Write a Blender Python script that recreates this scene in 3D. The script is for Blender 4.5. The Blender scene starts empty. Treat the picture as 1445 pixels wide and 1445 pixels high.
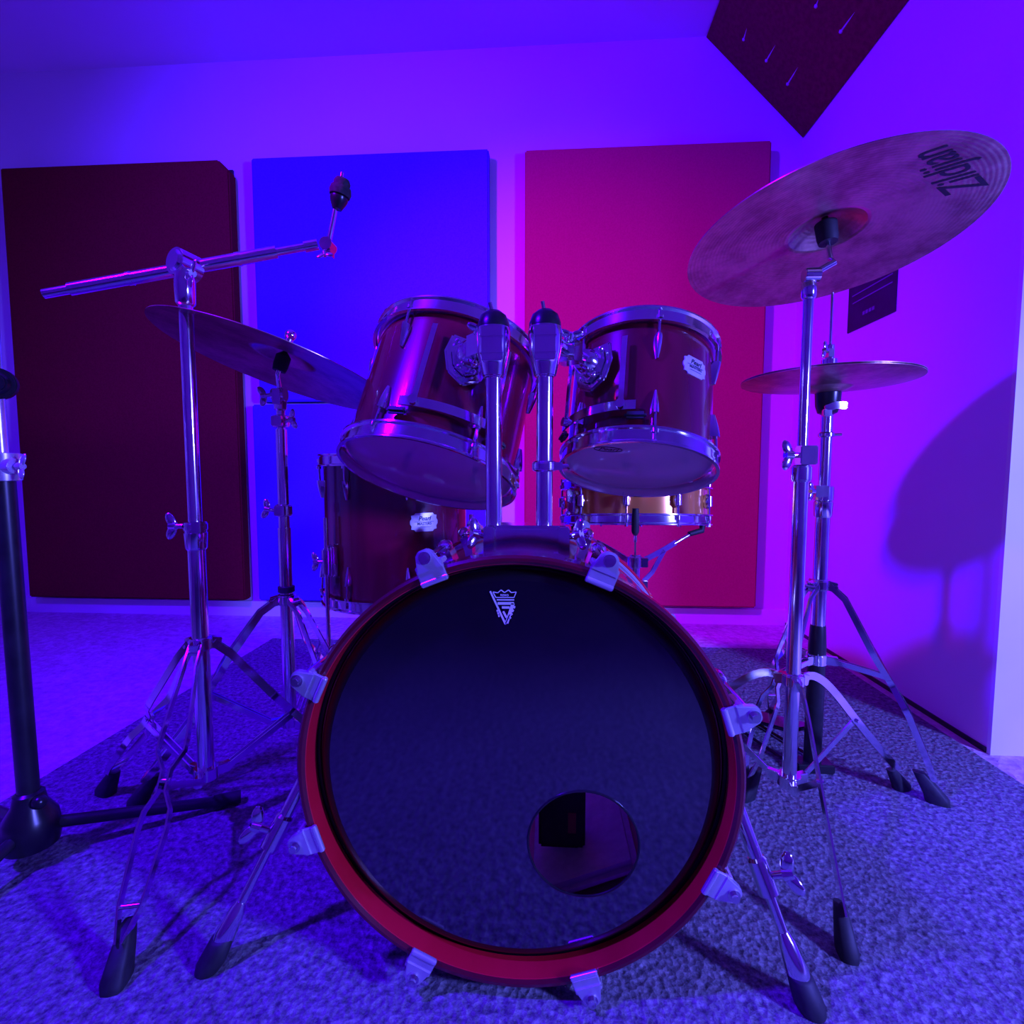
import bpy, bmesh, math, random
from mathutils import Vector, Matrix, Euler
random.seed(7)
V = Vector
PI = math.pi
scene = bpy.context.scene
COL = scene.collection

# ------------------------------------------------------------------ camera
F_PX, CAM_H, YAW, PITCH, IMG = 740.0, 0.70, math.radians(3.7), math.radians(4.2), 1445.0
cam_data = bpy.data.cameras.new('camera')
cam_data.sensor_fit = 'HORIZONTAL'
cam_data.sensor_width = 36.0
cam_data.lens = 36.0 * F_PX / IMG
cam_data.clip_start = 0.02
cam = bpy.data.objects.new('camera', cam_data)
COL.objects.link(cam)
cam.location = (0, 0, CAM_H)
cam.rotation_euler = Euler((PI / 2 - PITCH, 0, YAW), 'XYZ')
scene.camera = cam

# ------------------------------------------------------------------ light and exposure
w = bpy.data.worlds.new('World')
scene.world = w
w.use_nodes = True
w.node_tree.nodes['Background'].inputs[0].default_value = (0.10, 0.02, 0.4, 1)
w.node_tree.nodes['Background'].inputs[1].default_value = 0.02


def spot(name, loc, target, color, energy, angle, blend, size):
    d = bpy.data.lights.new(name, 'SPOT')
    d.color = color
    d.energy = energy
    d.spot_size = math.radians(angle)
    d.spot_blend = blend
    d.shadow_soft_size = size
    o = bpy.data.objects.new(name, d)
    COL.objects.link(o)
    o.location = loc
    o.rotation_euler = (V(target) - V(loc)).to_track_quat('-Z', 'Y').to_euler()
    return o


# violet stage par hung high on one side, its pink core, and a blue par on the other side
spot('violet_par', (-1.50, 0.0, 2.40), (0.35, 2.3, 0.7), (0.055, 0.0, 1.0), 800, 128, 0.9, 0.07)
spot('pink_par', (-1.36, 0.0, 2.42), (0.22, 2.48, 0.80), (1.0, 0.0, 0.30), 220, 54, 1.0, 0.07)
spot('blue_par', (2.00, -0.35, 1.02), (0.35, 1.1, 0.10), (0.125, 0.130, 1.0), 530, 100, 1.0, 0.12)

vs = scene.view_settings
vs.view_transform = 'Standard'
vs.look = 'None'
vs.gamma = 1.0
vs.use_curve_mapping = False
vs.exposure = 0.0


# ------------------------------------------------------------------ pixel -> ray helpers
FW = V((-math.sin(YAW) * math.cos(PITCH), math.cos(YAW) * math.cos(PITCH), -math.sin(PITCH)))
RT = V((math.cos(YAW), math.sin(YAW), 0))
UP = RT.cross(FW)
EYE = V((0, 0, CAM_H))


def ray(px, py):
    return FW + RT * ((px - 722.5) / F_PX) - UP * ((py - 722.5) / F_PX)


def at_y(px, py, y):
    d = ray(px, py)
    return EYE + d * (y / d.y)


def at_z(px, py, z):
    d = ray(px, py)
    return EYE + d * ((z - CAM_H) / d.z)


def at_plane(px, py, p, n):
    d = ray(px, py)
    return EYE + d * ((V(p) - EYE).dot(n) / d.dot(n))


# ------------------------------------------------------------------ materials
MATS = {}


def new_mat(name):
    m = bpy.data.materials.new(name)
    m.use_nodes = True
    MATS[name] = m
    nt = m.node_tree
    return m, nt, nt.nodes['Principled BSDF']


def N(nt, kind, **kw):
    n = nt.nodes.new(kind)
    for k, v in kw.items():
        if k in n.inputs:
            n.inputs[k].default_value = v
        else:
            setattr(n, k, v)
    return n


def noise_mat(name, c1, c2, scale, rough=0.6, bump=0.0, bscale=None, metallic=0.0, coat=0.0, stretch=None, detail=4.0,
              dist=0.002, rough2=None, spec=0.5):
    m, nt, b = new_mat(name)
    L = nt.links.new
    tc = N(nt, 'ShaderNodeTexCoord')
    mp = N(nt, 'ShaderNodeMapping')
    if stretch:
        mp.inputs['Scale'].default_value = stretch
    L(tc.outputs['Object'], mp.inputs['Vector'])
    no = N(nt, 'ShaderNodeTexNoise', Scale=scale, Detail=detail)
    L(mp.outputs['Vector'], no.inputs['Vector'])
    rp = N(nt, 'ShaderNodeValToRGB')
    rp.color_ramp.elements[0].position = 0.35
    rp.color_ramp.elements[1].position = 0.65
    rp.color_ramp.elements[0].color = (*c1, 1)
    rp.color_ramp.elements[1].color = (*c2, 1)
    L(no.outputs['Fac'], rp.inputs['Fac'])
    L(rp.outputs['Color'], b.inputs['Base Color'])
    b.inputs['Roughness'].default_value = rough
    b.inputs['Metallic'].default_value = metallic
    b.inputs['Coat Weight'].default_value = coat
    b.inputs['Coat Roughness'].default_value = 0.05
    b.inputs['Specular IOR Level'].default_value = spec
    if rough2 is not None:
        mr = N(nt, 'ShaderNodeMapRange')
        mr.inputs['To Min'].default_value = rough
        mr.inputs['To Max'].default_value = rough2
        L(no.outputs['Fac'], mr.inputs['Value'])
        L(mr.outputs['Result'], b.inputs['Roughness'])
    if bump:
        n2 = N(nt, 'ShaderNodeTexNoise', Scale=bscale or scale, Detail=3.0)
        L(mp.outputs['Vector'], n2.inputs['Vector'])
        bp = N(nt, 'ShaderNodeBump', Strength=bump, Distance=dist)
        L(n2.outputs['Fac'], bp.inputs['Height'])
        L(bp.outputs['Normal'], b.inputs['Normal'])
    return m


noise_mat('wall_paint', (0.77, 0.48, 0.80), (0.80, 0.51, 0.83), 3, 0.75, 0.08, 160, dist=0.001)
noise_mat('ceiling_paint', (0.78, 0.50, 0.80), (0.82, 0.53, 0.84), 2, 0.85, 0.05, 120, dist=0.001)
noise_mat('dark_drape', (0.04, 0.04, 0.045), (0.06, 0.06, 0.065), 8, 0.9, 0.2, 60)
noise_mat('white_gloss', (0.78, 0.78, 0.80), (0.84, 0.84, 0.85), 4, 0.4, 0.03, 60, dist=0.001)
noise_mat('chrome', (0.80, 0.80, 0.84), (0.88, 0.88, 0.90), 30, 0.08, metallic=1.0, rough2=0.16)
noise_mat('dull_chrome', (0.70, 0.70, 0.74), (0.80, 0.80, 0.83), 40, 0.2, metallic=0.7, rough2=0.3)
noise_mat('dark_steel', (0.05, 0.05, 0.06), (0.09, 0.09, 0.10), 40, 0.25, metallic=0.9)
noise_mat('black_rubber', (0.012, 0.012, 0.014), (0.025, 0.025, 0.028), 60, 0.6, 0.1, 200, dist=0.001)
noise_mat('black_plastic', (0.008, 0.008, 0.010), (0.014, 0.014, 0.016), 30, 0.28)
noise_mat('black_paint', (0.010, 0.010, 0.012), (0.02, 0.02, 0.023), 30, 0.35)
noise_mat('felt', (0.015, 0.014, 0.02), (0.035, 0.033, 0.04), 90, 0.95, 0.3, 200)
noise_mat('red_lacquer', (0.09, 0.002, 0.010), (0.17, 0.004, 0.022), 14, 0.25, coat=1.0, stretch=(1, 1, 0.12))
noise_mat('red_hoop', (0.62, 0.006, 0.020), (0.75, 0.010, 0.030), 10, 0.25, coat=0.8, stretch=(1, 0.2, 1))
noise_mat('dark_hoop', (0.10, 0.003, 0.010), (0.15, 0.005, 0.015), 10, 0.2, coat=0.8, stretch=(1, 0.2, 1))
noise_mat('maple_inside', (0.55, 0.40, 0.26), (0.68, 0.50, 0.34), 12, 0.55, stretch=(1, 1, 0.15))
noise_mat('copper_lacquer', (0.90, 0.36, 0.06), (1.0, 0.48, 0.10), 14, 0.22, metallic=0.5, coat=0.6, stretch=(1, 1, 0.1))
noise_mat('black_head', (0.004, 0.004, 0.006), (0.007, 0.007, 0.010), 5, 0.06, 0.02, 10, dist=0.001, spec=1.0).node_tree.nodes['Principled BSDF'].inputs['IOR'].default_value = 1.85
noise_mat('head_collar', (0.003, 0.003, 0.004), (0.005, 0.005, 0.006), 5, 0.35)
noise_mat('coated_head', (0.80, 0.80, 0.80), (0.86, 0.86, 0.86), 20, 0.6)
nt_ = MATS['coated_head'].node_tree
_t = nt_.nodes.new('ShaderNodeBsdfTranslucent')
_t.inputs[0].default_value = (0.85, 0.83, 0.85, 1)
_m = nt_.nodes.new('ShaderNodeMixShader')
_m.inputs['Fac'].default_value = 0.5
nt_.links.new(nt_.nodes['Principled BSDF'].outputs[0], _m.inputs[1])
nt_.links.new(_t.outputs[0], _m.inputs[2])
nt_.links.new(_m.outputs[0], nt_.nodes['Material Output'].inputs['Surface'])
noise_mat('white_print', (0.85, 0.86, 0.90), (0.92, 0.93, 0.96), 30, 0.35)
noise_mat('dark_print', (0.012, 0.010, 0.016), (0.02, 0.018, 0.025), 30, 0.6)
noise_mat('badge_metal', (0.72, 0.73, 0.78), (0.84, 0.85, 0.88), 50, 0.3, metallic=0.55)
noise_mat('maroon_fabric', (0.16, 0.004, 0.014), (0.21, 0.007, 0.020), 140, 0.95, 0.35, 500, dist=0.001, spec=0.1)
noise_mat('red_fabric', (0.49, 0.006, 0.088), (0.54, 0.009, 0.098), 140, 0.95, 0.35, 500, dist=0.001, spec=0.1)
noise_mat('blue_fabric', (0.085, 0.030, 0.50), (0.105, 0.040, 0.58), 140, 0.95, 0.35, 500, dist=0.001, spec=0.1)
noise_mat('trap_fabric', (0.14, 0.010, 0.022), (0.19, 0.014, 0.032), 60, 0.95, 0.4, 200, spec=0.1)
noise_mat('scuff', (0.45, 0.30, 0.42), (0.55, 0.36, 0.50), 60, 0.9)
noise_mat('poster_print', (0.012, 0.010, 0.030), (0.020, 0.016, 0.045), 20, 0.5)
noise_mat('poster_line', (0.14, 0.12, 0.24), (0.18, 0.16, 0.28), 20, 0.5)
noise_mat('pillow_cloth', (0.60, 0.60, 0.66), (0.72, 0.72, 0.78), 60, 0.9, 0.3, 150)
noise_mat('label_red', (0.30, 0.05, 0.05), (0.38, 0.08, 0.07), 30, 0.6)


def carpet(name, c1, c2, c3, scale):
    m, nt, b = new_mat(name)
    L = nt.links.new
    tc = N(nt, 'ShaderNodeTexCoord')
    n1 = N(nt, 'ShaderNodeTexNoise', Scale=scale, Detail=6.0, Roughness=0.75)
    n2 = N(nt, 'ShaderNodeTexVoronoi', Scale=scale * 1.4)
    n3 = N(nt, 'ShaderNodeTexNoise', Scale=4.0, Detail=3.0)
    for n in (n1, n2, n3):
        L(tc.outputs['Object'], n.inputs['Vector'])
    rp = N(nt, 'ShaderNodeValToRGB')
    e = rp.color_ramp.elements
    e[0].position, e[1].position = 0.36, 0.66
    e[0].color, e[1].color = (*c1, 1), (*c3, 1)
    mid = e.new(0.5)
    mid.color = (*c2, 1)
    L(n1.outputs['Fac'], rp.inputs['Fac'])
    mx = N(nt, 'ShaderNodeMixRGB', blend_type='MULTIPLY')
    mx.inputs['Fac'].default_value = 0.35
    L(rp.outputs['Color'], mx.inputs['Color1'])
    L(n3.outputs['Fac'], mx.inputs['Color2'])
    L(mx.outputs['Color'], b.inputs['Base Color'])
    b.inputs['Roughness'].default_value = 0.95
    b.inputs['Specular IOR Level'].default_value = 0.15
    ad = N(nt, 'ShaderNodeMath', operation='ADD')
    L(n1.outputs['Fac'], ad.inputs[0])
    L(n2.outputs['Distance'], ad.inputs[1])
    bp = N(nt, 'ShaderNodeBump', Strength=0.9, Distance=0.006)
    L(ad.outputs['Value'], bp.inputs['Height'])
    L(bp.outputs['Normal'], b.inputs['Normal'])
    return m


carpet('rug_pile', (0.10, 0.10, 0.12), (0.25, 0.25, 0.28), (0.46, 0.46, 0.50), 75)
carpet('floor_carpet', (0.62, 0.42, 0.54), (0.80, 0.56, 0.68), (0.94, 0.72, 0.86), 30)


def cymbal_mat(name, c1, c2, rough):
    m, nt, b = new_mat(name)
    L = nt.links.new
    tc = N(nt, 'ShaderNodeTexCoord')
    sx = N(nt, 'ShaderNodeSeparateXYZ')
    L(tc.outputs['Object'], sx.inputs[0])
    cx = N(nt, 'ShaderNodeCombineXYZ')
    L(sx.outputs['X'], cx.inputs['X'])
    L(sx.outputs['Y'], cx.inputs['Y'])
    ln = N(nt, 'ShaderNodeVectorMath', operation='LENGTH')
    L(cx.outputs[0], ln.inputs[0])
    ml = N(nt, 'ShaderNodeMath', operation='MULTIPLY')
    ml.inputs[1].default_value = 900
    L(ln.outputs['Value'], ml.inputs[0])
    sn = N(nt, 'ShaderNodeMath', operation='SINE')
    L(ml.outputs[0], sn.inputs[0])
    n1 = N(nt, 'ShaderNodeTexNoise', Scale=9.0, Detail=8.0, Roughness=0.7)
    L(tc.outputs['Object'], n1.inputs['Vector'])
    rp = N(nt, 'ShaderNodeValToRGB')
    rp.color_ramp.elements[0].position = 0.38
    rp.color_ramp.elements[1].position = 0.60
    rp.color_ramp.elements[0].color = (*c1, 1)
    rp.color_ramp.elements[1].color = (*c2, 1)
    L(n1.outputs['Fac'], rp.inputs['Fac'])
    L(rp.outputs['Color'], b.inputs['Base Color'])
    b.inputs['Metallic'].default_value = 0.85
    b.inputs['Roughness'].default_value = rough
    bp = N(nt, 'ShaderNodeBump', Strength=0.12, Distance=0.0005)
    L(sn.outputs[0], bp.inputs['Height'])
    n2 = N(nt, 'ShaderNodeTexNoise', Scale=45.0, Detail=2.0)
    L(tc.outputs['Object'], n2.inputs['Vector'])
    b2 = N(nt, 'ShaderNodeBump', Strength=0.35, Distance=0.002)
    L(n2.outputs['Fac'], b2.inputs['Height'])
    L(bp.outputs['Normal'], b2.inputs['Normal'])
    L(b2.outputs['Normal'], b.inputs['Normal'])
    return m


cymbal_mat('bronze', (0.34, 0.20, 0.15), (0.66, 0.45, 0.33), 0.33)


def film_mat(name, fac=0.55):
    m, nt, b = new_mat(name)
    L = nt.links.new
    tc = N(nt, 'ShaderNodeTexCoord')
    no = N(nt, 'ShaderNodeTexNoise', Scale=8.0)
    L(tc.outputs['Object'], no.inputs['Vector'])
    rp = N(nt, 'ShaderNodeValToRGB')
    rp.color_ramp.elements[0].color = (0.90, 0.66, 0.80, 1)
    rp.color_ramp.elements[1].color = (0.95, 0.74, 0.88, 1)
    L(no.outputs['Fac'], rp.inputs['Fac'])
    L(rp.outputs['Color'], b.inputs['Base Color'])
    b.inputs['Roughness'].default_value = 0.12
    tr = N(nt, 'ShaderNodeBsdfTransparent')
    mx = N(nt, 'ShaderNodeMixShader')
    mx.inputs['Fac'].default_value = fac
    out = nt.nodes['Material Output']
    L(tr.outputs[0], mx.inputs[1])
    L(b.outputs[0], mx.inputs[2])
    L(mx.outputs[0], out.inputs['Surface'])


film_mat('clear_film')
film_mat('bare_film', 0.15)


# ------------------------------------------------------------------ mesh builder
def frame(z, x=None):
    z = V(z).normalized()
    if x is None:
        x = V((1, 0, 0)) if abs(z.x) < 0.9 else V((0, 1, 0))
    x = V(x)
    x = (x - z * x.dot(z)).normalized()
    y = z.cross(x)
    return Matrix((x, y, z)).transposed().to_4x4()


class MB:
    def __init__(s):
        s.v, s.f = [], []

    def add(s, vs_, fs, M=None):
        o = len(s.v)
        for p in vs_:
            p = V(p)
            s.v.append(M @ p if M is not None else p)
        for f in fs:
            s.f.append([i + o for i in f])
        return s

    def box(s, c, size, M=None):
        x, y, z = [d / 2 for d in size]
        c = V(c)
        vs_ = [c + V((sx * x, sy * y, sz * z)) for sx in (-1, 1) for sy in (-1, 1) for sz in (-1, 1)]
        return s.add(vs_, [(0, 1, 3, 2), (4, 6, 7, 5), (0, 4, 5, 1), (2, 3, 7, 6), (0, 2, 6, 4), (1, 5, 7, 3)], M)

    def cyl(s, p0, p1, r0, r1=None, n=18, caps=True, M=None):
        p0, p1 = V(p0), V(p1)
        r1 = r0 if r1 is None else r1
        R = frame(p1 - p0).to_3x3()
        vs_ = []
        for p, r in ((p0, r0), (p1, r1)):
            for i in range(n):
                a = 2 * PI * i / n
                vs_.append(p + R @ V((r * math.cos(a), r * math.sin(a), 0)))
        fs = [(i, (i + 1) % n, n + (i + 1) % n, n + i) for i in range(n)]
        if caps:
            fs += [tuple(range(n - 1, -1, -1)), tuple(range(n, 2 * n))]
        return s.add(vs_, fs, M)

    def lathe(s, prof, n=48, M=None, closed=False, cap=True):
        vs_, fs = [], []
        k = len(prof)
        for (r, z) in prof:
            for i in range(n):
                a = 2 * PI * i / n
                vs_.append((r * math.cos(a), r * math.sin(a), z))
        for j in range(k if closed else k - 1):
            a0, b0 = j * n, ((j + 1) % k) * n
            for i in range(n):
                fs.append((a0 + i, a0 + (i + 1) % n, b0 + (i + 1) % n, b0 + i))
        if cap and not closed:
            fs.append(tuple(range(n - 1, -1, -1)))
            fs.append(tuple(range((k - 1) * n, k * n)))
        return s.add(vs_, fs, M)

    def tube(s, path, r, n=12, M=None, caps=True):
        P = [V(p) for p in path]
        rs = r if isinstance(r, (list, tuple)) else [r] * len(P)
        vs_, fs = [], []
        ref = None
        for i, p in enumerate(P):
            t = (P[min(i + 1, len(P) - 1)] - P[max(i - 1, 0)]).normalized()
            if ref is None:
                ref = frame(t).to_3x3() @ V((1, 0, 0))
            ref = (ref - t * ref.dot(t)).normalized()
            b = t.cross(ref)
            for k in range(n):
                a = 2 * PI * k / n
                vs_.append(p + (ref * math.cos(a) + b * math.sin(a)) * rs[i])
        for i in range(len(P) - 1):
            for k in range(n):
                fs.append((i * n + k, i * n + (k + 1) % n, (i + 1) * n + (k + 1) % n, (i + 1) * n + k))
        if caps:
            fs += [tuple(range(n - 1, -1, -1)), tuple(range((len(P) - 1) * n, len(P) * n))]
        return s.add(vs_, fs, M)

    def strip(s, path, width, thick, side, M=None):
        """flat bar along path: thickness along side, width across"""
        P = [V(p) for p in path]
        side = V(side).normalized()
        vs_, fs = [], []
        for i, p in enumerate(P):
            t = (P[min(i + 1, len(P) - 1)] - P[max(i - 1, 0)]).normalized()
            u = t.cross(side).normalized()
            for a, b in ((-1, -1), (1, -1), (1, 1), (-1, 1)):
                vs_.append(p + u * (a * width / 2) + side * (b * thick / 2))
        for i in range(len(P) - 1):
            for k in range(4):
                fs.append((i * 4 + k, i * 4 + (k + 1) % 4, i * 4 + 4 + (k + 1) % 4, i * 4 + 4 + k))
        fs += [(3, 2, 1, 0), tuple(range((len(P) - 1) * 4, len(P) * 4))]
        return s.add(vs_, fs, M)

    def prism(s, poly, z0, z1, M=None):
        n = len(poly)
        vs_ = [(x, y, z0) for x, y in poly] + [(x, y, z1) for x, y in poly]
        fs = [tuple(range(n - 1, -1, -1)), tuple(range(n, 2 * n))]
        fs += [(i, (i + 1) % n, n + (i + 1) % n, n + i) for i in range(n)]
        return s.add(vs_, fs, M)

    def ball(s, c, r, n=14, sc=(1, 1, 1), M=None):
        prof = [(max(r * math.sin(PI * j / 8), 1e-4), -r * math.cos(PI * j / 8)) for j in range(9)]
        T = Matrix.Translation(V(c)) @ Matrix.Diagonal((*sc, 1))
        return s.lathe(prof, n, (M @ T) if M is not None else T)

    def build(s, name, mat, parent=None, bevel=0.0, angle=38, M=None):
        me = bpy.data.meshes.new(name)
        vs_ = [M @ p for p in s.v] if M is not None else s.v
        me.from_pydata([tuple(p) for p in vs_], [], s.f)
        bm = bmesh.new()
        bm.from_mesh(me)
        bmesh.ops.recalc_face_normals(bm, faces=bm.faces)
        if bevel:
            es = [e for e in bm.edges if len(e.link_faces) == 2 and e.calc_face_angle(0) > math.radians(35)]
            bmesh.ops.bevel(bm, geom=es, offset=bevel, segments=2, affect='EDGES', clamp_overlap=True)
        bm.to_mesh(me)
        bm.free()
        me.shade_smooth()
        me.set_sharp_from_angle(angle=math.radians(angle))
        me.materials.append(MATS[mat])
        o = bpy.data.objects.new(name, me)
        COL.objects.link(o)
        if parent is not None:
            o.parent = parent
        return o


def text_geo(body, size, shear=0.0, bold=0.0, space=1.0):
    cu = bpy.data.curves.new('lettering', 'FONT')
    cu.body = body
    cu.size = size
    cu.shear = shear
    cu.offset = bold
    cu.space_character = space
    cu.align_x = 'CENTER'
    cu.align_y = 'CENTER'
    cu.resolution_u = 3
    o = bpy.data.objects.new('lettering', cu)
    COL.objects.link(o)
    dg = bpy.context.evaluated_depsgraph_get()
    me = o.evaluated_get(dg).to_mesh()
    vs_ = [v.co.copy() for v in me.vertices]
    fs = [tuple(p.vertices) for p in me.polygons]
    o.evaluated_get(dg).to_mesh_clear()
    bpy.data.objects.remove(o)
    bpy.data.curves.remove(cu)
    return vs_, fs


def tag(o, label=None, cat=None, group=None, kind=None):
    if label:
        o['label'] = label
    if cat:
        o['category'] = cat
    if group:
        o['group'] = group
    if kind:
        o['kind'] = kind
    return o


def thing(name, label, cat, loc=(0, 0, 0), R=None, group=None):
    o = bpy.data.objects.new(name, None)
    o.empty_display_size = 0.05
    COL.objects.link(o)
    M = Matrix.Translation(V(loc))
    if R is not None:
        M = M @ R
    o.matrix_world = M
    return tag(o, label, cat, group)


# ================================================================== the room
YB, XR, YJ, XL, XO, YF, ZC = 2.488, 1.118, 1.356, -2.745, 2.6, -2.4, 2.605
FZ = -0.006   # bare carpet; the rug's top is z = 0


def slab(name, a, b, mat, cat=None):
    a, b = V(a), V(b)
    o = MB().box((a + b) / 2, b - a).build(name, mat)
    return tag(o, kind='structure')


slab('floor', (XL - .1, YF - .1, FZ - .1), (XO + .1, YB + .1, FZ), 'floor_carpet')
slab('ceiling', (XL - .1, YF - .1, ZC), (XO + .1, YB + .1, ZC + .1), 'ceiling_paint')
slab('wall_back', (XL - .1, YB, FZ), (XR + .1, YB + .1, ZC), 'wall_paint')
slab('wall_left', (XL - .1, YF, FZ), (XL, YB, ZC), 'wall_paint')
slab('wall_right', (XR, YJ, FZ), (XR + .1, YB, ZC), 'wall_paint')
slab('wall_return', (XR + .1, YJ, FZ), (XO, YJ + .1, ZC), 'white_gloss')
slab('trim_1', (XR - .001, YJ - .012, FZ), (XR + .12, YJ, ZC), 'white_gloss')
slab('wall_side', (XO, YF, FZ), (XO + .1, YJ + .1, ZC), 'wall_paint')
slab('wall_front', (XL - .1, YF - .1, FZ), (XO + .1, YF, ZC), 'wall_paint')
slab('baseboard_back', (XL, YB - .014, FZ), (XR, YB, 0.068), 'white_gloss')
slab('dark_strip_right', (XR - .004, YJ, FZ), (XR, YB - .014, 0.008), 'dark_steel')  # thin dark strip drawn along the foot of the right wall
slab('baseboard_return', (XR + .12, YJ - .012, FZ), (XO, YJ, 0.06), 'white_gloss')

# rug under the kit
rg = MB()
rg.box(((-1.16 + 1.08) / 2, (-2.3 + 2.12) / 2, FZ / 2), (2.24, 4.42, -FZ))
tag(rg.build('rug', 'rug_pile', bevel=0.002), 'grey speckled short-pile rug spread under the whole drum kit', 'rug')


# acoustic panels on the back wall: fabric front over a frame
def panel(name, label, x0, x1, z0, z1, t, mat, chamfer=0.0, group=None):
    r = thing(name, label, 'acoustic panel', ((x0 + x1) / 2, YB, z0), group=group)
    wdt, h = x1 - x0, z1 - z0
    c = chamfer
    poly = [(-wdt / 2, 0), (wdt / 2, 0), (wdt / 2, h - c), (wdt / 2 - c, h), (-wdt / 2, h)] if c else \
        [(-wdt / 2, 0), (wdt / 2, 0), (wdt / 2, h), (-wdt / 2, h)]
    Mx = Matrix(((1, 0, 0, 0), (0, 0, 1, 0), (0, 1, 0, 0), (0, 0, 0, 1)))
    MB().prism(poly, -t, -0.012, Mx).build('fabric_front', mat, r, bevel=0.006)
    b = 0.03
    MB().box((0, -0.007, h / 2), (wdt - b, 0.010, h - b)).build('backing_board', 'black_paint', r)
    return r


PT = 0.07
k = (YB - PT) / YB      # edges were read on the wall plane; the panel fronts stand proud of it


def edge(px, py):
    return at_y(px, py, YB - PT)


panel('acoustic_panel', 'dark maroon fabric wall panel with a clipped top corner behind the boom stand',
      edge(20, 540).x, edge(334, 540).x, 0.085, edge(300, 225).z, PT, 'maroon_fabric', 0.05)
panel('acoustic_panel', 'large square blue fabric wall panel, upper of the two blue ones',
      edge(360, 400).x, edge(690, 400).x, edge(500, 568).z + 0.008, edge(500, 217).z, PT, 'blue_fabric')
panel('acoustic_panel', 'blue fabric wall panel mounted below the other blue one behind the floor tom',
      edge(357, 640).x, edge(690, 640).x, 0.085, edge(500, 568).z - 0.004, PT - 0.005, 'blue_fabric')
panel('acoustic_panel', 'bright red fabric wall panel standing behind the smaller rack tom',
      edge(740, 500).x, edge(1079, 500).x, edge(1000, 857).z, edge(900, 205).z, PT, 'red_fabric')

# slanted trap along the edge of ceiling and right wall
r = thing('ceiling_trap', 'dark slanted acoustic board wedged between the ceiling and side wall', 'acoustic panel', (XR, YB, 2.165))
y0, y1 = -1.30, -0.006
th = V((-0.0, 0, 0))
nrm = V((0.44, 0, 0.428)).normalized()
a0, a1 = V((-0.004, 0, 0.0)), V((-0.428, 0, 0.434))
mb = MB()
vs_ = []
for y in (y0, y1):
    for p in (a0, a1):
        vs_ += [p + V((0, y, 0)), p + V((0, y, 0)) + nrm * 0.03 * (0 if p is a1 else 0)]
mb.strip([a0 + V((0, (y0 + y1) / 2, 0)), a1 + V((0, (y0 + y1) / 2, 0))], y1 - y0, 0.004, nrm)
mb.build('board', 'trap_fabric', r)
for (px0, py0, px1, py1) in ((1060, 20, 1050, 55), (1105, 45, 1082, 85), (1134, 82, 1112, 118), (1215, 5, 1187, 44), (1158, -8, 1152, 8)):
    n0 = V((-nrm.x, 0, -nrm.z))
    P0 = V((XR, YB, 2.165)) - nrm * 0.003
    p, q = at_plane(px0, py0, P0, nrm), at_plane(px1, py1, P0, nrm)
    off = V((XR, YB, 2.165))
    m = MB().tube([p - off, q - off], [0.0014, 0.0042], 8)
    m.ball(q - off, 0.0075, 10)
    m.build('pin', 'scuff', r)

# notice on the right wall
n_c = V((XR - 0.002, 1.934, 1.33))
r = thing('wall_notice', 'small dark printed notice with pale lines on the side wall', 'notice', (XR, 1.934, 1.219))
MB().box((-0.002, 0, 0.105), (0.004, 0.27, 0.21)).build('sheet', 'poster_print', r)
for z_, ya, yb_ in ((0.16, -0.10, 0.11), (0.125, -0.115, 0.11), (0.098, -0.115, 0.105), (0.185, -0.08, 0.11)):
    MB().box((-0.0045, (ya + yb_) / 2, z_), (0.001, yb_ - ya, 0.004)).build('printed_line', 'poster_line', r)
for j in range(4):
    MB().box((-0.0045, 0.035 - j * 0.018, 0.045), (0.001, 0.013, 0.012)).build('printed_word', 'poster_line', r)


# ================================================================== small hardware helpers
def wing(mb, p, d, up=(0, 0, 1), s=1.0):
    """wing bolt: short stem from p along d, then two flat lobes"""
    p, d = V(p), V(d).normalized()
    u = V(up)
    u = (u - d * u.dot(d)).normalized()
    mb.cyl(p, p + d * 0.016 * s, 0.0045 * s, n=10)
    mb.cyl(p + d * 0.012 * s, p + d * 0.024 * s, 0.0075 * s, 0.006 * s, n=12)
    side = d.cross(u)
    for sg in (-1, 1):
        a = p + d * 0.016 * s
        b = a + u * sg * 0.021 * s + d * 0.009 * s
        m_ = (a + b) / 2
        R_ = Matrix(((b - a).normalized(), side, (b - a).normalized().cross(side))).transposed().to_4x4()
        R_.translation = m_
        mb.ball((0, 0, 0), 1.0, 14, (0.0145 * s, 0.0032 * s, 0.0078 * s), M=R_)


def collar(mb, z, r, h=0.03, n=24, c=(0, 0)):
    T = Matrix.Translation((c[0], c[1], 0))
    mb.lathe([(r * .8, z - h / 2), (r, z - h / 2 + .003), (r, z + h / 2 - .003), (r * .8, z + h / 2)], n, T)


def polar(ang, r, z):
    return V((math.cos(ang) * r, math.sin(ang) * r, z))


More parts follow.
